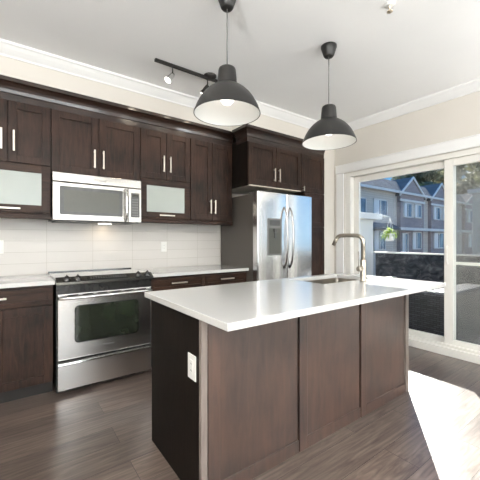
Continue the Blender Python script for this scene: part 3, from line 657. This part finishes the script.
# ---------------------------------------------------------------- outlets
def plate(t_, x0, x1, z0, z1, p, n):
    MB().box(x0, x1, p, p+.005, z0, z1, .002).build('plate', M['plate'], t_)
    xm, zm = (x0+x1)/2, (z0+z1)/2
    rk = MB().box(xm-.016, xm+.016, p+.005, p+.0075, zm-.033, zm+.033, .001).build('receptacle', M['plate'], t_)
    for dz in (.016, -.016):
        for dx in (-.006, .006): box(xm+dx-.001, xm+dx+.001, p+.0073, p+.0078, zm+dz-.004, zm+dz+.004).build('socket_slot', M['black_void'], rk)
t = thing('wall_outlet', 'white power outlet on the tiles left of the range', 'outlet', (-.385,.012,1.12)); plate(t, -.423, -.348, 1.118, 1.236, .0095, 1)
t = thing('wall_outlet', 'white power outlet on the tiles right of the range', 'outlet', (1.163,.012,1.10)); plate(t, 1.128, 1.199, 1.102, 1.218, .0095, 1)
t = thing('wall_outlet', 'white power outlet on the black end of the island', 'outlet', (.40,2.182,.57))
MB().box(.3975, .4025, 2.143, 2.222, .569, .689, .002).build('plate', M['plate'], t)
rk = MB().box(.395, .3975, 2.166, 2.199, .594, .664, .001).build('receptacle', M['plate'], t)
for p_ in (2.177, 2.188):
    for z_ in (.613, .645): box(.3946, .3951, p_-.001, p_+.001, z_-.004, z_+.004).build('socket_slot', M['black_void'], rk)

# ---------------------------------------------------------------- pendants
def pendant(x, p, zr, label):
    t = thing('pendant_lamp', label, 'pendant lamp', (x, p, zr), 'charcoal dome pendants over the island')
    MB().lathe((x,p,CZ), [(0,-.0005),(.064,-.0005),(.064,-.012),(.042,-.078),(.034,-.088),(.012,-.090),(0,-.090)], 32, cap=False).build('ceiling_canopy', M['lamp_grey'], t)
    MB().tube([(x,p,CZ-.088),(x,p,zr+.295)], .0035, 8).build('cord', M['cord'], t)
    R_ = .217; out = [(R_*a, .188*b) for b, a in ((0,1.0),(.07,.985),(.15,.955),(.24,.925),(.34,.885),(.45,.832),(.56,.77),(.67,.695),(.77,.61),(.86,.515),(.93,.425),(.975,.35))]
    prof = out+[(.064,.189)]
    sh = MB().lathe((x,p,zr), prof+[(.060,.186)]+[(max(r-.004,.02), z-.003 if z > .01 else z) for r, z in reversed(out)], 64, cap=False).build('shade', M['lamp_grey'], t)
    # inner white skin
    MB().lathe((x,p,zr), [(r-.0055, z+.001 if z < .01 else z-.005) for r, z in out]+[(.03,.180),(.0,.180)], 64, cap=False).build('shade_lining', M['lamp_inner'], sh, label='white inside of shade')
    MB().lathe((x,p,zr), [(.0665,.182),(.064,.205),(.057,.285),(.053,.296),(.046,.301),(.006,.303)], 32, cap=False).build('neck', M['lamp_grey'], t)
    MB().lathe((x,p,zr), [(.0,.062),(.026,.068),(.044,.090),(.048,.113),(.040,.140),(.022,.165),(.018,.189)], 24, cap=False).build('bulb', M['bulb'], t)
    return t
pendant(.836, 1.836, 2.057, 'charcoal dome pendant lamp hanging over the near end of the island')
pendant(1.811, 1.880, 2.037, 'charcoal dome pendant lamp hanging over the island near the faucet')

# ---------------------------------------------------------------- track light
t = thing('track_light', 'black ceiling track light with small spot heads above the kitchen aisle', 'track light', (1.1,.90,2.8))
MB().box(.71, 1.50, .888, .918, 2.788, 2.810, .002).build('rail', M['black_metal'], t)
MB().lathe((1.262,.905,CZ), [(0,-.0005),(.062,-.0005),(.062,-.010),(.050,-.028),(.02,-.038),(0,-.038)], 28, cap=False).build('ceiling_canopy', M['black_metal'], t)
for x, dx, dp_ in ((.875, -.055, .0), (1.235, -.03, -.05), (1.44, .02, -.05)):
    hd = MB().tube([(x,.903,2.789),(x,.903,2.725)], .006, 8).build('spot_stem', M['black_metal'], t)
    d_ = Vector((dx, -dp_, -.075)).normalized(); c = Vector((x, -.903, 2.721)); rot = Vector((0,0,1)).rotation_difference(d_)
    def placed(mb_, nm, mt, par):
        for v_ in mb_.bm.verts: v_.co = rot @ v_.co + c
        return mb_.build(nm, mt, par)
    h_ = placed(MB().lathe((0,0,0), [(0,-.010),(.018,-.006),(.022,.015),(.026,.050),(.033,.072),(.035,.082),(.031,.082),(.024,.055),(.0,.050)], 24, cap=False), 'spot_head', M['chrome'] if x < 1 else M['black_metal'], t)
    placed(MB().lathe((0,0,0), [(.0,.052),(.022,.056),(.029,.078),(.026,.086),(.0,.090)], 20, cap=False), 'bulb', M['bulb'], h_)
    sp = lamp('track_spot', 'SPOT', (c+d_*.10), 3, (1.0,.86,.68), radius=.025); sp.data.spot_size = math.radians(75); sp.data.spot_blend = .6
    tgt = Vector((x, -.35, 2.2)); sp.rotation_euler = (tgt-sp.location).to_track_quat('-Z', 'Y').to_euler()
# sprinkler
t = thing('fire_sprinkler', 'small metal fire sprinkler head on the ceiling', 'sprinkler', (1.765,2.42,CZ))
MB().lathe((1.765,2.42,CZ), [(0,-.0005),(.036,-.0005),(.034,-.008),(.018,-.012),(0,-.012)], 24, cap=False).build('escutcheon', M['plate'], t)
MB().lathe((1.765,2.42,CZ), [(.010,-.011),(.010,-.024),(.004,-.028),(.004,-.046),(.019,-.048),(.019,-.051),(0,-.052)], 16, cap=False).build('sprinkler_head', M['brass'], t)

# ---------------------------------------------------------------- unseen ceiling lights added behind the camera to brighten the room
for i, (x, p, lb) in enumerate(((-1.2, 3.2, 'by the left wall near the kitchen'), (1.4, 4.3, 'over the middle of the living area'), (-1.1, 5.6, 'by the rear left corner'), (2.3, 6.0, 'by the rear right corner'))):
    t = thing('fill_ceiling_light', 'added unseen flush ceiling light ' + lb, 'ceiling light', (x, p, CZ), 'added fill ceiling lights')
    MB().lathe((x,p,CZ), [(0,-.0005),(.16,-.0005),(.16,-.03),(.145,-.034)], 32, cap=False).build('ring', M['white_trim'], t)
    MB().lathe((x,p,CZ), [(.146,-.030),(.10,-.045),(0,-.052)], 32, cap=False).build('diffuser', M['led'], t)
    lamp('fill_ceiling_lamp', 'AREA', (x, -p, CZ-.06), 9, (1.0,.98,.95), .3, (0,0,0))

for x, p, lb, en in ((-2.05, 3.9, 'by the left wall', 125), (3.1, 4.55, 'against the right wall between door and window', 34), (-1.9, 6.5, 'in the rear left corner', 100), (1.2, 6.6, 'under the middle of the rear window', 60)):  # unseen uplighters added behind the camera to brighten the ceiling
    t = thing('fill_uplighter', 'added unseen black uplighter ' + lb, 'floor lamp', (x, p, 0), 'added fill uplighters')
    MB().lathe((x,p,0), [(0,0),(.15,0),(.15,.012),(.02,.028),(.012,.03),(0,.03)], 32, cap=False).build('base', M['black_metal'], t)
    MB().tube([(x,p,.02),(x,p,1.72)], .011, 10).build('pole', M['black_metal'], t)
    MB().lathe((x,p,1.70), [(.015,0),(.09,.03),(.17,.10),(.165,.10),(.085,.04),(0,.02)], 32, cap=False).build('lamp_shade', M['black_metal'], t)
    l_ = lamp('fill_uplighter_light', 'AREA', (x, -p, 1.81), en*1.5, (.97,.985,1.0), .28, (math.pi, 0, 0))

# ---------------------------------------------------------------- balcony
RX = 5.45
struct('floor_balcony', box(XR+.162, RX+.12, .2, 7.0, -.25, -.05), M['deck'])
t = thing('balcony_railing', 'dark solid panel balcony railing with a pale top cap', 'railing', (RX, 3, -.05))
MB().box(RX-.005, RX+.03, .10, 7.0, .99, 1.016, .004).build('top_cap', M['vinyl'], t)
for k in range(5):
    p0 = .11+k*1.37
    MB().box(RX+.006, RX+.018, p0+.02, p0+1.35, -.02, .988).build('rail_panel', M['rail_panel'], t)
    box(RX-.004, RX+.028, p0+1.352, p0+1.388, -.05, .989, .002).build('post', M['vinyl'], t) if k in (2, 4) else None
t = thing('balcony_partition', 'white privacy partition with capped beam at the left end of the balcony', 'partition', (4.5,.05,-.05))
MB().box(XR+.165, RX+.0, .005, .085, -.05, 1.63, .004).build('panel', M['vinyl'], t)
MB().box(XR+.165, 5.56, .0, .215, 1.632, 1.745, .006).build('beam', M['vinyl'], t)
MB().box(5.561, 5.60, .02, .20, 1.637, 1.735, .004).build('beam_bracket', M['deck'], t)
MB().tube([(5.59,.20,1.70),(5.70,.22,1.70),(5.80,.234,1.69)], .010, 8).build('hook', M['vinyl'], t)
# hanging plant
hx, hp = 5.80, .234
t = thing('hanging_plant', 'small leafy green plant in a white hanging basket beyond the balcony', 'hanging plant', (hx,hp,1.22))
MB().lathe((hx,hp,1.215), [(0,0),(.060,0),(.078,.03),(.098,.15),(.090,.15),(.075,.12),(0,.12)], 24, cap=False).build('basket', M['vinyl'], t)
for k in range(3):
    a = 2.1*k+.4; MB().tube([(hx+.094*math.cos(a), hp+.094*math.sin(a), 1.362), (hx,hp,1.69)], .004, 6).build('hanger_cord', M['vinyl'], t)
def leaf(bm_, c, d, L_, W_, curl=.3):
    """pointed leaf of six faces from c along d (blender coords)."""
    d = d.normalized(); s_ = d.cross(Vector((0,0,1))); s_ = s_.normalized() if s_.length > .05 else Vector((1,0,0)); n_ = s_.cross(d)
    prev = None
    for i in range(4):
        u = i/3; wd = W_*math.sin(math.pi*min(.98, .12+u*.86)); q = c+d*L_*u-n_*(-1)*curl*L_*u*(1-u)-Vector((0,0,1))*curl*L_*u*u
        a, b = bm_.verts.new(q+s_*wd), bm_.verts.new(q-s_*wd)
        if prev: bm_.faces.new((prev[0], a, b, prev[1]))
        prev = (a, b)
bm = MB()
for k in range(110):
    a = random.uniform(0, 6.28); el = random.uniform(-.35, 1.2)
    dd_ = Vector((math.cos(a)*math.cos(el), math.sin(a)*math.cos(el), math.sin(el)))
    leaf(bm.bm, Vector((hx, -hp, 1.36))+dd_*random.uniform(.01,.08), dd_, random.uniform(.07,.17), random.uniform(.009,.02), .5)
bm.build('foliage', M['plant_leaf'], t)

# wicker sofa
t = thing('wicker_sofa', 'black wicker outdoor sofa standing on the balcony, seen from behind', 'sofa', (4.4,1.4,-.05))
SX0, SX1, S0, S1 = 3.73, 4.95, .70, 2.07
def rbox(x0, x1, p0, p1, z0, z1, r): return MB().box(x0, x1, p0, p1, z0, z1, r, 5)
rbox(SX0+.16, SX1-.01, S0+.15, S1-.29, -.02, .36, .02).build('seat_base', M['wicker'], t)
rbox(SX0, SX0+.15, S0, S1, -.03, .634, .06).build('backrest', M['wicker'], t)
rbox(SX0+.151, SX1, S1-.28, S1, -.03, .628, .035).build('arm', M['wicker'], t)
rbox(SX0+.151, SX1, S0, S0+.14, -.03, .628, .035).build('arm', M['wicker'], t)
for x in (SX0+.05, SX1-.05):
    for p in (S0+.06, S1-.06): box(x-.02, x+.02, p-.02, p+.02, -.05, -.028).build('leg', M['black_metal'], t)
rbox(SX0+.165, SX1-.015, S0+.145, S1-.285, .362, .47, .03).build('seat_cushion', M['dark_grey'], t, label='dark seat cushion')

# ---------------------------------------------------------------- street, houses, trees
GZ = -.9
struct('ground', box(5.2, 90, -60, 40, GZ-.2, GZ), M['concrete'])
def hwin(t, x0, x1, z0, z1, p, split=2, curtain=False):
    f = .07; mb = MB().box(x0, x0+f, p, p+.05, z0, z1).box(x1-f, x1, p, p+.05, z0, z1).box(x0, x1, p, p+.05, z0, z0+f).box(x0, x1, p, p+.05, z1-f, z1)
    for k in range(1, split): xm = x0+(x1-x0)*k/split; mb.box(xm-f*.4, xm+f*.4, p, p+.045, z0, z1)
    fo = mb.build('window', M['house_trim'], t)
    box(x0+f*.5, x1-f*.5, p+.005, p+.02, z0+f*.5, z1-f*.5).build('pane', M['house_glass'], fo)
    if curtain: box(x0+f, x0+(x1-x0)*.42, p+.021, p+.024, z0+f, z1-f).build('blind', M['curtain'], fo)
def gable_roof(t, x0, x1, xa, ze, za, pf, pb, th=.12):
    ov = .2
    k = (za-ze)/(xa-x0); l = (x0-ov, ze-ov*k); r_ = (x1+ov, ze-ov*(za-ze)/(x1-xa)); a = (xa, za)
    MB().prism([l, a, (xa, za+th), (l[0], l[1]+th)], pf+.35, pb, 'p').build('roof_slope', M['shingle'], t)
    MB().prism([a, r_, (r_[0], r_[1]+th), (xa, za+th)], pf+.35, pb, 'p').build('roof_slope', M['shingle'], t)
    MB().prism([l, (xa, za), r_, (r_[0], r_[1]+th+.03), (xa, za+th+.03), (l[0], l[1]+th+.03)], pf+.352, pf+.42, 'p').build('bargeboard', M['house_trim'], t)
def townhouse(x0, x1, label, gable=None, up=(), low=(), pb=-14, wallm='siding', ridge=5.15, split=True):
    P = -7.0; t = thing('townhouse', label, 'house', ((x0+x1)/2, -10, GZ), 'townhouses across the street')
    MB().box(x0, x1, pb, P-.02, GZ, 4.33).build('wall', M[wallm], t)
    # main roof, ridge along x
    MB().prism([(P+.25, 4.24), (-7.75, ridge), (pb-.2, 4.3), (pb-.2, 4.42), (-7.75, ridge+.14), (P+.3, 4.36)], x0+.01, x1-.01, 'x').build('roof', M['shingle'], t)
    MB().box(x0+.01, x1-.01, P+.25, P+.36, 4.22, 4.36).build('gutter', M['house_trim'], t)
    BD = .22; kf = 1-BD/10.55
    fx = lambda v: -.312+(v+.312)*kf
    if gable:
        g0, g1, ga, gz = fx(gable[0]), fx(gable[1]), fx(gable[2]), gable[3]
        MB().box(g0, g1, P-.02, P+BD-.04, GZ, 2.0).build('bay_base', M['brick'], t)
        MB().box(g0, g1, P-.02, P+BD, 2.0, 2.72).box(g0, g0+.3, P-.02, P+BD, 2.72, 3.72).box(g1-.3, g1, P-.02, P+BD, 2.72, 3.72).build('bay_wall', M['brick'], t)
        MB().box(g0+.3, g1-.3, P-.02, P+BD-.01, 2.72, 3.75).build('bay_infill', M['siding'], t)
        MB().prism([(g0, 3.75), (g1, 3.75), (g1, 4.2), (ga, gz-.05), (g0, 4.2)], P-.02, P+BD, 'p').build('gable_wall', M['brick'], t)
        MB().box(g0-.1, g1+.1, P+BD, P+BD+.05, 3.76, 3.9).build('gable_band', M['house_trim'], t)
        gable_roof(t, g0, g1, ga, 4.2, gz, P+BD-.33, -9.2)
        up = [(fx(a), fx(b), c, d) for a, b, c, d in up]; low = [(fx(a), fx(b), c, d) for a, b, c, d in low]
    pw = P+BD if gable else P
    for a, b, z0, z1 in up: hwin(t, a, b, z0, z1, pw-.009 if gable else P-.018, 2, True)
    for a, b, z0, z1 in low: hwin(t, a, b, z0, z1, (P+BD-.039) if gable else P-.018, 2, True)
    return t
townhouse(11.5, 19.6, 'townhouse with pale siding and low roof, leftmost across the street', None, ((13.2,14.4,2.75,3.7),(15.3,16.5,2.75,3.7),(17.25,18.8,2.72,3.73)), ((15.6,16.6,.6,1.8),(17.3,18.6,.6,1.85)))
townhouse(19.62, 24.1, 'gabled townhouse with two upper windows, beside the pale sided house', (20.45,23.75,22.07,5.35), ((20.85,21.95,2.72,3.68),(22.35,23.35,2.74,3.68)), ((20.7,21.5,.1,1.7),(22.1,23.4,.6,1.8)))
townhouse(24.12, 30.3, 'gabled townhouse seen just left of the patio door middle stile', (24.95,28.3,26.6,5.4), ((25.3,26.4,2.72,3.68),(26.9,27.9,2.72,3.68)), ((25.4,27.2,.6,1.8),))
townhouse(30.32, 37.5, 'gabled townhouse seen through the screened right half of the patio door', (31.4,35.5,33.45,5.25), ((32.0,33.2,2.72,3.8),(33.8,35.0,2.72,3.8)), ((32.2,34.0,.6,1.8),))
# porch roof band in front of the row
o = MB().prism([(-6.98,1.98),(-6.4,1.86),(-6.4,1.98),(-6.98,2.3)], 11.5, 19.3, 'x').build('porch_roof', M['shingle']); tag(o, 'low grey porch roof across the front of the leftmost townhouse', 'porch roof')
o = MB().box(19.4, 37.4, -6.755, -6.45, 1.86, 2.04).build('porch_canopy', M['house_trim']); tag(o, 'long pale canopy band above the ground floor of the gabled townhouses', 'canopy')
# stucco corner building nearer, right
t = thing('stucco_building', 'beige stucco building end at the right edge, beyond the balcony', 'building', (19, 2, GZ))
MB().box(17.4, 20.5, -2.05, 6.5, GZ, 3.45).build('wall', M['stucco'], t)
MB().box(17.25, 20.65, -2.2, 6.65, 3.45, 3.62).build('parapet', M['house_trim'], t)
box(17.36, 17.399, -1.75, -1.15, 2.35, 2.5).build('sign_plate', M['dark_grey'], t)
hwin_ = MB().box(17.36, 17.399, -.6, .5, .2, 2.2).build('doorway', M['house_glass'], t)

def tree(x, p, h, r, mk, label, n=5500):
    t = thing('tree', label, 'tree', (x, p, GZ), 'trees behind the townhouses')
    rnd = random.Random(int(x*31+p*7)); tr = MB()
    tr.tube([(x,p,GZ),(x+.15,p,GZ+h*.35),(x-.1,p+.1,GZ+h*.8)], .32, 8, taper=.1)
    for k in range(7):
        a = k*.9; z = GZ+h*(.35+.06*k); tr.tube([(x,p,z),(x+r*.5*math.cos(a),p+r*.5*math.sin(a),z+h*.14),(x+r*.8*math.cos(a),p+r*.8*math.sin(a),z+h*.2)], .09, 6, taper=.03)
    tr.build('trunk', M['bark'], t)
    blobs = []
    for k in range(26):
        a = rnd.uniform(0, 6.28); u = rnd.uniform(.0, 1); rr = r*math.sqrt(rnd.random())*(.45+.55*math.sin(math.pi*(.12+.8*u)))
        blobs.append((x+rr*math.cos(a), p+rr*math.sin(a), GZ+h*(.38+.56*u), rnd.uniform(.22,.4)*r))
    bm_ = MB()
    for k in range(n):
        bx, bp_, bz, br_ = blobs[k%len(blobs)]; v_ = Vector((rnd.gauss(0,1), rnd.gauss(0,1), rnd.gauss(0,1))).normalized()*br_*rnd.uniform(.6,1.05)
        c = Vector((bx, -bp_, bz))+v_; s1 = Vector((rnd.gauss(0,1), rnd.gauss(0,1), rnd.gauss(0,.6))).normalized(); s2 = s1.orthogonal().normalized(); q = rnd.uniform(.16,.34)*max(1, r/3)*1.2
        vs = [bm_.bm.verts.new(c+s1*q), bm_.bm.verts.new(c+s2*q*.55), bm_.bm.verts.new(c-s1*q), bm_.bm.verts.new(c-s2*q*.55)]; bm_.bm.faces.new(vs)
    bm_.build('foliage', M[mk], t)
for x, p, h, r, mk, lb in (
    (31.5, -18.2, 8.2, 2.6, 'leaf1', 'yellow-green tree rising between the first two gables'),
    (63.1, -33.1, 13.0, 5.4, 'leaf0', 'olive green tree above the roof of the second gabled townhouse'),
    (42.5, -17.5, 9.5, 3.0, 'leaf1', 'yellow-green tree left of the patio door middle stile'),
    (50.5, -19, 13.8, 4.0, 'leaf2', 'grey-green tree right of the patio door middle stile'),
    (81.9, -22.8, 21.5, 7.0, 'leaf2', 'large grey-green tree behind the screened door panel'),
    (53.0, -8.5, 15.5, 5.2, 'leaf0', 'tall olive tree at the right edge above the stucco building'),
    (22.5, -18, 9.0, 1.8, 'leaf2', 'small tree top peeking over the leftmost roof')):
    tree(x, p, h, r, mk, lb)
